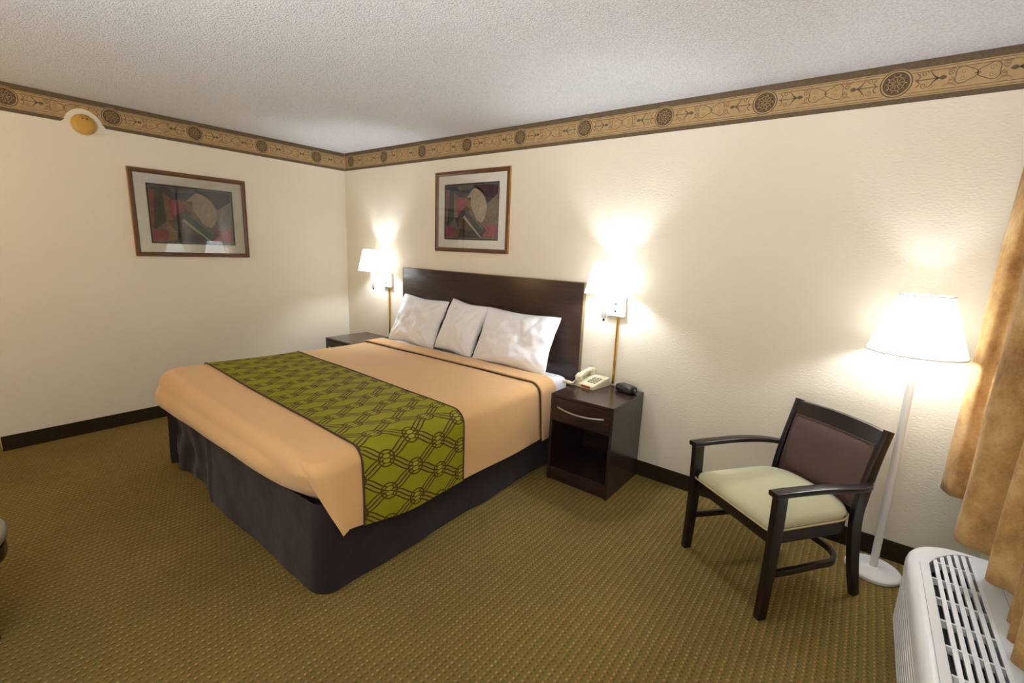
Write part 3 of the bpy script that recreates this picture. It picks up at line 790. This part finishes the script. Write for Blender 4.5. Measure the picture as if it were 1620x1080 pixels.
ck = thing('clock_radio', 'small black clock radio on the right nightstand beside the telephone', 'clock radio', (3.398, -.105, .604), math.radians(-20))
bm = NB()
def ckf(a, b):
    th, ph_ = (a-.5)*PI, b*2*PI
    e = lambda v, p: math.copysign(abs(v)**p, v)
    x = .074*e(math.cos(th), .35)*e(math.cos(ph_), .45); y = .052*e(math.cos(th), .35)*e(math.sin(ph_), .45); z = .027+.025*e(math.sin(th), .5)
    return (x, y*(1-.25*(z/.05)), z)
grid(bm, ckf, 16, 40); bmesh.ops.remove_doubles(bm, verts=bm.verts[:], dist=.0005); obj('case', bm, DARK, ck, smooth=60)
bm = NB(); rbx(bm, (-.045, -.051, .014), (.018, -.044, .036), .002, 1); obj('display', bm, plain('dark_display', '#2a2226', .1), ck)
bm = NB()
for k in range(4): rbx(bm, (-.04+.022*k, -.018, .050), (-.026+.022*k, -.006, .0545), .0015, 1)
obj('buttons', bm, plain('grey_buttons', '#77706e', .4), ck)
bm = NB(); lathe(bm, [(.010, 0), (.010, .008), (.008, .010)], n=20); o = obj('dial', bm, plain('grey_dial', '#5d5857', .35), ck, loc=(.071, .0, .028), rot=(0, PI/2, 0))

# ------------------------------------------------------------------ lamps
def point(name, parent, loc, watt, r):
    l = bpy.data.lights.new(name, 'POINT'); l.energy = watt; l.color = LAMP_COL; l.shadow_soft_size = r
    o = bpy.data.objects.new(name, l); C.objects.link(o); o.parent = parent; o.location = loc
    return o
def shade_bm(r0, r1, z0, z1):
    bm = NB(); n = 64
    rows = [(r0+(r1-r0)*k/10, z0+(z1-z0)*k/10) for k in range(11)]
    lathe(bm, rows, n=n, cap0=False, cap1=False)
    return bm
RIM = plain('shade_trim', '#efe6d0', .7, vary=.02)
def sconce(label, x, watt, plate_dx):
    t = thing('wall_lamp', label, 'wall lamp', (x, 0, 1.255), 0, 'white bedside wall lamps')
    sy = -.155
    sh = obj('lamp_shade', shade_bm(.140, .092, 0.0, .208), SHADE_S, t, loc=(0, sy, 0), smooth=60)
    for r, z in ((.140, 0), (.092, .208)):
        bm = NB(); sweep(bm, [(r*math.cos(2*PI*i/48), r*math.sin(2*PI*i/48), z) for i in range(49)], circ(.0022, 6), up=(0, 0, 1), caps=False); obj('rim', bm, RIM, sh)
    bm = NB(); rbx(bm, (plate_dx-.068, -.030, -.162), (plate_dx+.068, 0, -.020), .006, 3); pl = obj('back_plate', bm, WHITE_METAL, t)
    for z, nm in ((-.075, 'screw'), (-.125, 'switch')):
        bm = NB(); rbx(bm, (plate_dx-.006, -.034, z-.006), (plate_dx+.006, -.029, z+.006), .002, 1); obj(nm, bm, DARK, pl)
    bm = NB(); lathe(bm, [(.016, -.165), (.020, -.155), (.020, -.02), (.016, .0), (.014, .03)], (0, sy), 24); obj('socket', bm, WHITE_METAL, t)
    bm = NB(); lathe(bm, [(.007, -.182), (.008, -.176), (.006, -.164)], (0, sy), 12); obj('knob', bm, DARK, t)
    for z in (-.055, -.105):
        bm = NB(); sweep(bm, smooth_path([(plate_dx, -.02, z), (plate_dx*.7, -.07, z), (0, sy, z)], 6), circ(.007, 10), up=(0, 0, 1)); obj('arm', bm, WHITE_METAL, t)
    bm = NB(); lathe(bm, [(.012, .03), (.014, .05), (.028, .075), (.030, .095), (.022, .115), (.006, .122)], (0, sy), 24); bu = obj('bulb', bm, BULB, t); bu.visible_shadow = True
    bm = NB(); sweep(bm, [(0, sy, .122), (0, sy, .195)], circ(.002, 6), up=(1, 0, 0)); 
    for a in range(3):
        c_, s_ = math.cos(a*2.094), math.sin(a*2.094); sweep(bm, [(0, sy, .195), (.094*c_, sy+.094*s_, .195)], circ(.0018, 6), up=(0, 0, 1))
    obj('shade_spider', bm, WHITE_METAL, t)
    bm = NB(); rbx(bm, (plate_dx+.008, -.012, -.655+.012), (plate_dx+.024, 0, -.160), .003, 2); obj('cord_cover', bm, BRASS, t)['label'] = 'vertical brass cord cover'
    point('bulb_light', t, (0, sy, .095), watt, .03)
    return t
sconce('white wall lamp over the nightstand with the telephone', 3.215, SCONCE_W, .022)
sconce('white wall lamp near the room corner, left of the headboard', .680, SCONCE_W, .045)

fl = thing('floor_lamp', 'white floor lamp with a wide pale shade behind the armchair', 'floor lamp', (4.815, -.185, 0))
bm = NB(); lathe(bm, [(.112, 0), (.116, .006), (.116, .018), (.110, .024), (.03, .028), (.022, .034)], n=64); obj('base', bm, WHITE_METAL, fl)
bm = NB(); sweep(bm, [(0, 0, .028), (-.004, 0, .6), (-.010, 0, 1.18)], circ(.0165, 24), up=(0, 1, 0)); obj('pole', bm, WHITE_METAL, fl)
sh = obj('lamp_shade', shade_bm(.180, .096, 0, .262), SHADE_F, fl, loc=(-.018, 0, 1.128), smooth=60)
for r, z in ((.180, 0), (.096, .262)):
    bm = NB(); sweep(bm, [(r*math.cos(2*PI*i/64), r*math.sin(2*PI*i/64), z) for i in range(65)], circ(.003, 6), up=(0, 0, 1), caps=False); obj('rim', bm, RIM, sh)
bm = NB(); lathe(bm, [(.014, 1.18), (.015, 1.19), (.029, 1.215), (.031, 1.235), (.022, 1.255), (.006, 1.262)], (-.012, 0), 24); obj('bulb', bm, BULB, fl)
bm = NB()
sweep(bm, [(-.012, 0, 1.282), (-.014, 0, 1.375)], circ(.002, 6), up=(1, 0, 0))
for a in range(3):
    c_, s_ = math.cos(a*2.094+.4), math.sin(a*2.094+.4); sweep(bm, [(-.016, 0, 1.375), (-.018+.098*c_, .098*s_, 1.375)], circ(.002, 6), up=(0, 0, 1))
obj('shade_spider', bm, WHITE_METAL, fl)
point('bulb_light', fl, (-.014, 0, 1.235), FLOOR_W, .035)

# ------------------------------------------------------------------ armchair
ch = thing('armchair', 'dark wood armchair with sage green seat and brown leather back', 'armchair', (4.382, -.540, 0), math.radians(-36.2))
ZA = .598
for s in (-1, 1):
    bm = NB()
    pts = smooth_path([(s*.250, -.268, 0), (s*.250, -.262, .2), (s*.252, -.262, .42), (s*.254, -.268, ZA-.022)], 5)
    n = len(pts)
    sweep(bm, pts, rrect(.032, .050, .004), up=(0, 1, 0), scale=[(1, .85+.25*min(1, i/(n-1)*1.4)) for i in range(n)])
    obj('front_leg', bm, CHAIRWOOD, ch)
    bm = NB()
    pts = smooth_path([(s*.238, .290, 0), (s*.230, .250, .18), (s*.220, .232, .38), (s*.220, .245, .50), (s*.222-.006, .283, .64), (s*.226-.012, .335, .795)], 6)
    n = len(pts)
    sweep(bm, pts, rrect(.026, .052, .004), up=(0, 1, 0), scale=[(1, .8+.35*math.sin(PI*min(1, i/(n-1)*1.1))) for i in range(n)])
    obj('rear_leg', bm, CHAIRWOOD, ch)
    bm = NB()
    pts = smooth_path([(s*.252, -.305, ZA-.011), (s*.256, -.20, ZA-.009), (s*.262, -.05, ZA-.011), (s*.268, .08, ZA-.020), (s*.266, .16, ZA-.028), (s*.254, .215, ZA-.034), (s*.232, .252, ZA-.037)], 7)
    n = len(pts)
    sweep(bm, pts, rrect(.046, .023, .005), up=(0, 0, 1), scale=[(1.08-.45*max(0, i/(n-1)-.55)/.45, 1) for i in range(n)])
    obj('arm', bm, CHAIRWOOD, ch)
def dshape(w, yf, yb, r, fr=.02, inset=0):
    """seat outline: straight front, rounded back"""
    w -= inset; yf += inset; yb -= inset; o = []
    k = 8
    for cx, cy, rr, a0 in ((w-fr, yf+fr, fr, -90), (w-r, yb-r, r, 0), (-w+r, yb-r, r, 90), (-w+fr, yf+fr, fr, 180)):
        for i in range(k+1):
            a = math.radians(a0+90*i/k); o.append((cx+rr*math.cos(a), cy+rr*math.sin(a)))
    return o
bm = NB(); prism(bm, dshape(.240, -.262, .232, .13), .340, .402); obj('seat_frame', bm, CHAIRWOOD, ch, bevel=.003)
bm = NB(); rings = []
base_o = dshape(.226, -.272, .222, .14, .03)
for k_, z in ((.985, .400), (1.03, .408), (1.045, .420), (1.025, .436), (.955, .449), (.82, .458), (.6, .463), (.3, .465), (.02, .466)):
    rings.append([bm.verts.new((.008+x*k_, -.025+(y+.025)*k_, z)) for x, y in base_o])
m = len(rings[0])
for a, b in zip(rings, rings[1:]):
    for i in range(m): bm.faces.new((a[i], a[(i+1) % m], b[(i+1) % m], b[i]))
bm.faces.new(rings[0][::-1]); bm.faces.new(rings[-1]); seat = obj('seat_cushion', bm, SEATFAB, ch, smooth=70); seat['label'] = 'sage green upholstered seat'
bm = NB(); o = dshape(.236, -.272, .226, .14, .03, -.010); pts = [(x, y, .409) for x, y in o+[o[0]]]
sweep(bm, pts, circ(.0042, 8), up=(0, 0, 1), caps=False); obj('seat_piping', bm, plain('pale_piping', '#b6a67c', .6), seat)
bm = NB()
pts = [(.236, -.25, .195), (.232, -.1, .19), (.225, .05, .186)]+[(.225-.12+.12*math.cos(a), .10+.12*math.sin(a), .184) for a in [PI/2*i/8 for i in range(9)]]
pts = pts+[(-x, y, z) for x, y, z in pts[::-1]]
sweep(bm, pts, rrect(.020, .030, .003), up=(0, 0, 1)); obj('stretcher', bm, CHAIRWOOD, ch)
# back: curved rails and upholstered panel
def back_pt(u, z, off):
    """u -1..1 across, concave towards the sitter; follows the lean of the rear posts"""
    P_ = [(.38, .232, .220), (.50, .245, .220), (.64, .283, .222), (.795, .335, .226)]
    for (z0, y0, w0), (z1, y1, w1) in zip(P_, P_[1:]):
        if z <= z1 or z1 == .795:
            t = (z-z0)/(z1-z0); y = y0+(y1-y0)*t; w = w0+(w1-w0)*t; break
    y += .022*(1-u*u)
    return Vector((u*(w-.010)-.012*max(0, (z-.5)/.295), y-off, z))
def slab(z0, z1, th, mat, name, nu=24, nv=6, puff=0, u1=1.0, parent=ch, f_off=0, crown=0):
    bm = NB()
    def fr(a, b):
        u, z = (a*2-1)*u1, z0+(z1-z0)*b
        z += crown*(1-u*u)*b
        e = max(0, (1-abs(a*2-1)**4)*(1-abs(b*2-1)**4))
        return back_pt(u, z, th/2+f_off+puff*e**.6)
    def bk(a, b):
        u, z = (a*2-1)*u1, z0+(z1-z0)*b; z += crown*(1-u*u)*b
        return back_pt(u, z, -th/2+f_off)
    A = grid(bm, fr, nu, nv); B = grid(bm, bk, nu, nv)
    ring = lambda G: [G[i][0] for i in range(nu+1)]+[G[nu][j] for j in range(1, nv+1)]+[G[i][nv] for i in range(nu-1, -1, -1)]+[G[0][j] for j in range(nv-1, 0, -1)]
    ra, rb = ring(A), ring(B)
    for i in range(len(ra)): bm.faces.new((ra[i], ra[(i+1) % len(ra)], rb[(i+1) % len(rb)], rb[i]))
    return obj(name, bm, mat, parent, smooth=50)
slab(.725, .788, .026, CHAIRWOOD, 'top_rail', crown=.006)
slab(.395, .430, .026, CHAIRWOOD, 'lower_rail')
pn = slab(.432, .722, .022, LEATHER, 'back_panel', nv=20, puff=.022, u1=.955, f_off=.004); pn['label'] = 'brown leather upholstered back'
bm = NB(); pts = []
for a in range(25): pts.append(back_pt((a/12-1)*.95, .722, .017))
for b in range(1, 21): pts.append(back_pt(.95, .722-.29*b/20, .017))
for a in range(1, 25): pts.append(back_pt(.95-a/12*.95, .432, .017))
for b in range(1, 21): pts.append(back_pt(-.95, .432+.29*b/20, .017))
sweep(bm, pts, circ(.0038, 8), up=(0, -1, .3), caps=False); obj('back_piping', bm, LEATHER, pn)

# ------------------------------------------------------------------ air conditioner under the window
ac = thing('air_conditioner', 'white through-wall air conditioner below the tan curtain', 'air conditioner', (5.04, -.95, 0))
AX0, AX1, AY1, AY0, AZ, AR = 4.878, 5.198, -.372, -1.52, .342, .19
def ac_out(ins):
    """plan outline, rounded front corners, local coords"""
    x0, y1, y0 = AX0+ins-5.04, AY1-ins+.95, AY0+ins+.95; r = max(.01, AR-ins); o = []; k = 10
    o.append((AX1-5.04, y1))
    for i in range(k+1):
        a = PI/2+PI/2*i/k; o.append((x0+r+r*math.cos(a), y1-r+r*math.sin(a)))
    for i in range(k+1):
        a = PI+PI/2*i/k; o.append((x0+r+r*math.cos(a), y0+r+r*math.sin(a)))
    o.append((AX1-5.04, y0)); return o
bm = NB(); rings = []
zs = [(.010, 0.0)]
for k in range(9):
    z = .018+k*.0255; zs += [(.012, z), (.003, z+.004), (.003, z+.018), (.012, z+.0215)]
zs += [(.006, .255), (0, .262), (0, .305), (.004, .322), (.012, .334), (.024, .341), (.036, AZ)]
for ins, z in zs: rings.append([bm.verts.new((x, y, z)) for x, y in ac_out(ins)])
for a, b in zip(rings, rings[1:]):
    for i in range(len(a)): bm.faces.new((a[i], a[(i+1) % len(a)], b[(i+1) % len(b)], b[i]))
bm.faces.new(rings[0][::-1])
# top deck with an opening for the grille
gx0, gx1, gy1, gy0 = 4.945-5.04, 5.092-5.04, -.395+.95, -1.46+.95
hole = [(gx1, gy1-.03)]
for i in range(9):
    a = PI/2+PI/2*i/8; hole.append((gx1-.012+.012*math.cos(PI/2*(1-i/8)), gy1-.02)) if 0 else None
def gfar(x):   # far end of the grille follows the rounded corner
    t = (x-gx0)/(gx1-gx0); return -.585+.95+.170*math.sin(t*PI/2)**.8
hole = [(gx0+(gx1-gx0)*i/10, gfar(gx0+(gx1-gx0)*i/10)) for i in range(10, -1, -1)]+[(gx0, gy0), (gx1, gy0)]
top = rings[-1]; hv = [bm.verts.new((x, y, AZ)) for x, y in hole]
edges = []
for L in (top, hv):
    for i in range(len(L)):
        e = bm.edges.get((L[i], L[(i+1) % len(L)])) or bm.edges.new((L[i], L[(i+1) % len(L)])); edges.append(e)
bmesh.ops.triangle_fill(bm, use_beauty=True, use_dissolve=False, edges=edges)
hv2 = [bm.verts.new((x, y, AZ-.07)) for x, y in hole]
for i in range(len(hv)): bm.faces.new((hv[i], hv[(i+1) % len(hv)], hv2[(i+1) % len(hv)], hv2[i]))
obj('casing', bm, WHITE_PLASTIC, ac, smooth=35)
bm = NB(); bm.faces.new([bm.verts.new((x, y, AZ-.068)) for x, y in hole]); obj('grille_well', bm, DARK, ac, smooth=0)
for k in range(6):
    bm = NB(); x = gx0+.012+(gx1-gx0-.004)*k/6+.004
    A = []
    ye = gfar(min(gx1, x+.008))-.002
    vs = [(x, AZ-.003), (x+.013, AZ-.001), (x+.010, AZ-.030), (x+.006, AZ-.030)]
    a = [bm.verts.new((p, ye, z)) for p, z in vs]; b = [bm.verts.new((p, gy0, z)) for p, z in vs]
    for i in range(4): bm.faces.new((a[i], a[(i+1) % 4], b[(i+1) % 4], b[i]))
    bm.faces.new(a[::-1]); bm.faces.new(b)
    obj('grille_slat', bm, WHITE_PLASTIC, ac, smooth=0)
for y in (-.552, -.687, -.822, -.957, -1.092, -1.227, -1.362):
    yy = y+.95; bm = NB()
    lo = gx0 if yy < gfar(gx0) else gx0+.02
    bx(bm, (lo+.002, yy-.004, AZ-.028), (gx1-.001, yy+.004, AZ-.002))
    obj('grille_crossbar', bm, WHITE_PLASTIC, ac, smooth=0)
bm = NB(); bx(bm, (4.915-5.04, AY0+.08+.95, AZ-.002), (4.9165-5.04, -.60+.95, AZ+.0008)); bx(bm, (5.150-5.04, AY0+.05+.95, AZ-.001), (5.1515-5.04, AY1-.02+.95, AZ+.0008))
obj('seam', bm, plain('panel_seam', '#a9a69c', .6), ac, smooth=0)

# ------------------------------------------------------------------ curtain
cu = thing('curtain', 'tan suede-like curtain hanging in deep folds over the air conditioner', 'curtain', (5.08, -1.0, .5))
path = [(5.060, -.075), (5.004, -.095), (4.996, -.135), (5.016, -.198), (5.064, -.205), (5.098, -.30), (5.085, -.44), (5.012, -.555), (4.986, -.625), (5.006, -.675), (5.066, -.690), (5.096, -.745), (5.062, -.845), (5.036, -.885), (5.050, -.912), (5.088, -.930), (5.096, -.99), (5.058, -1.08), (5.052, -1.105), (5.078, -1.135), (5.045, -1.185), (5.042, -1.205), (5.070, -1.232), (5.030, -1.285), (5.034, -1.315), (5.08, -1.36), (5.05, -1.44), (5.03, -1.50), (5.08, -1.56), (5.09, -1.62), (5.03, -1.70), (5.03, -1.76), (5.08, -1.82), (5.03, -1.92), (5.07, -2.0)]
cp = smooth_path([(x, y, 0) for x, y in path], 6)
bm = NB()
def cur(a, b):
    p = cp[int(round(a*(len(cp)-1)))]; z = .5+(2.30-.5)*b
    k = 1-.35*b*b
    x = 5.055+(p.x-5.055)*k + .006*noise.noise(Vector((p.y*8, z*2.2, 3)))
    y = p.y+.006*noise.noise(Vector((p.y*5, z*1.7, 9)))
    if b == 0: z += .006*noise.noise(Vector((p.y*9, 0, 2)))
    return (x-5.08, y+1.0, z-.5)
grid(bm, cur, len(cp)-1, 40); obj('drape', bm, CURTAIN, cu, smooth=80, solid=.002)
bm = NB()
lp = smooth_path([(5.135, -.02, 0), (5.060, -.035, 0), (5.030, -.062, 0), (5.050, -.095, 0), (5.12, -.12, 0), (5.13, -.4, 0), (5.12, -.8, 0), (5.13, -1.2, 0), (5.12, -1.6, 0), (5.13, -2.0, 0)], 6)
grid(bm, lambda a, b: (lp[int(round(a*(len(lp)-1)))].x-5.08, lp[int(round(a*(len(lp)-1)))].y+1.0, .045+1.73*b), len(lp)-1, 10)
LINER = m_cloth('white_liner', '#e6e0d2', '#efeadd', sheen=.1)
obj('liner', bm, LINER, cu, smooth=80)['label'] = 'white lining showing at the curtain edge'
bm = NB(); sweep(bm, [(5.075-5.08, -.03+1, 1.80), (5.075-5.08, -2.05+1, 1.80)], circ(.012, 12), up=(0, 0, 1)); 
for y in (-.03, -2.05): bx(bm, (5.07-5.08, y+1-.008, 1.792), (5.2-5.08, y+1+.008, 1.808))
obj('curtain_rod', bm, WHITE_METAL, cu)

# ------------------------------------------------------------------ edge of a seat at the left border of the view
st = thing('stool', 'pale grey upholstered seat corner on a dark leg at the left edge', 'stool', (2.07, -3.068, 0))
bm = NB(); rr_ = [(.0, .345), (.18, .345), (.205, .35), (.215, .365), (.216, .39), (.208, .405), (.17, .413), (.0, .415)]
lathe(bm, [(max(r, .001), z) for r, z in rr_], n=48); obj('seat_cushion', bm, plain('pale_grey_fabric', '#8f8470', .8, vary=.1, vscale=60), st, smooth=60)
bm = NB(); lathe(bm, [(.205, .29), (.207, .30), (.207, .345)], n=48); obj('seat_frame', bm, CHAIRWOOD, st)
for i in range(4):
    a = PI/4+i*PI/2
    bm = NB(); c_, s_ = math.cos(a), math.sin(a); sweep(bm, [(.175*c_, .175*s_, 0), (.165*c_, .165*s_, .33)], rrect(.03, .03, .003), up=(c_, s_, 0)); obj('leg', bm, CHAIRWOOD, st)
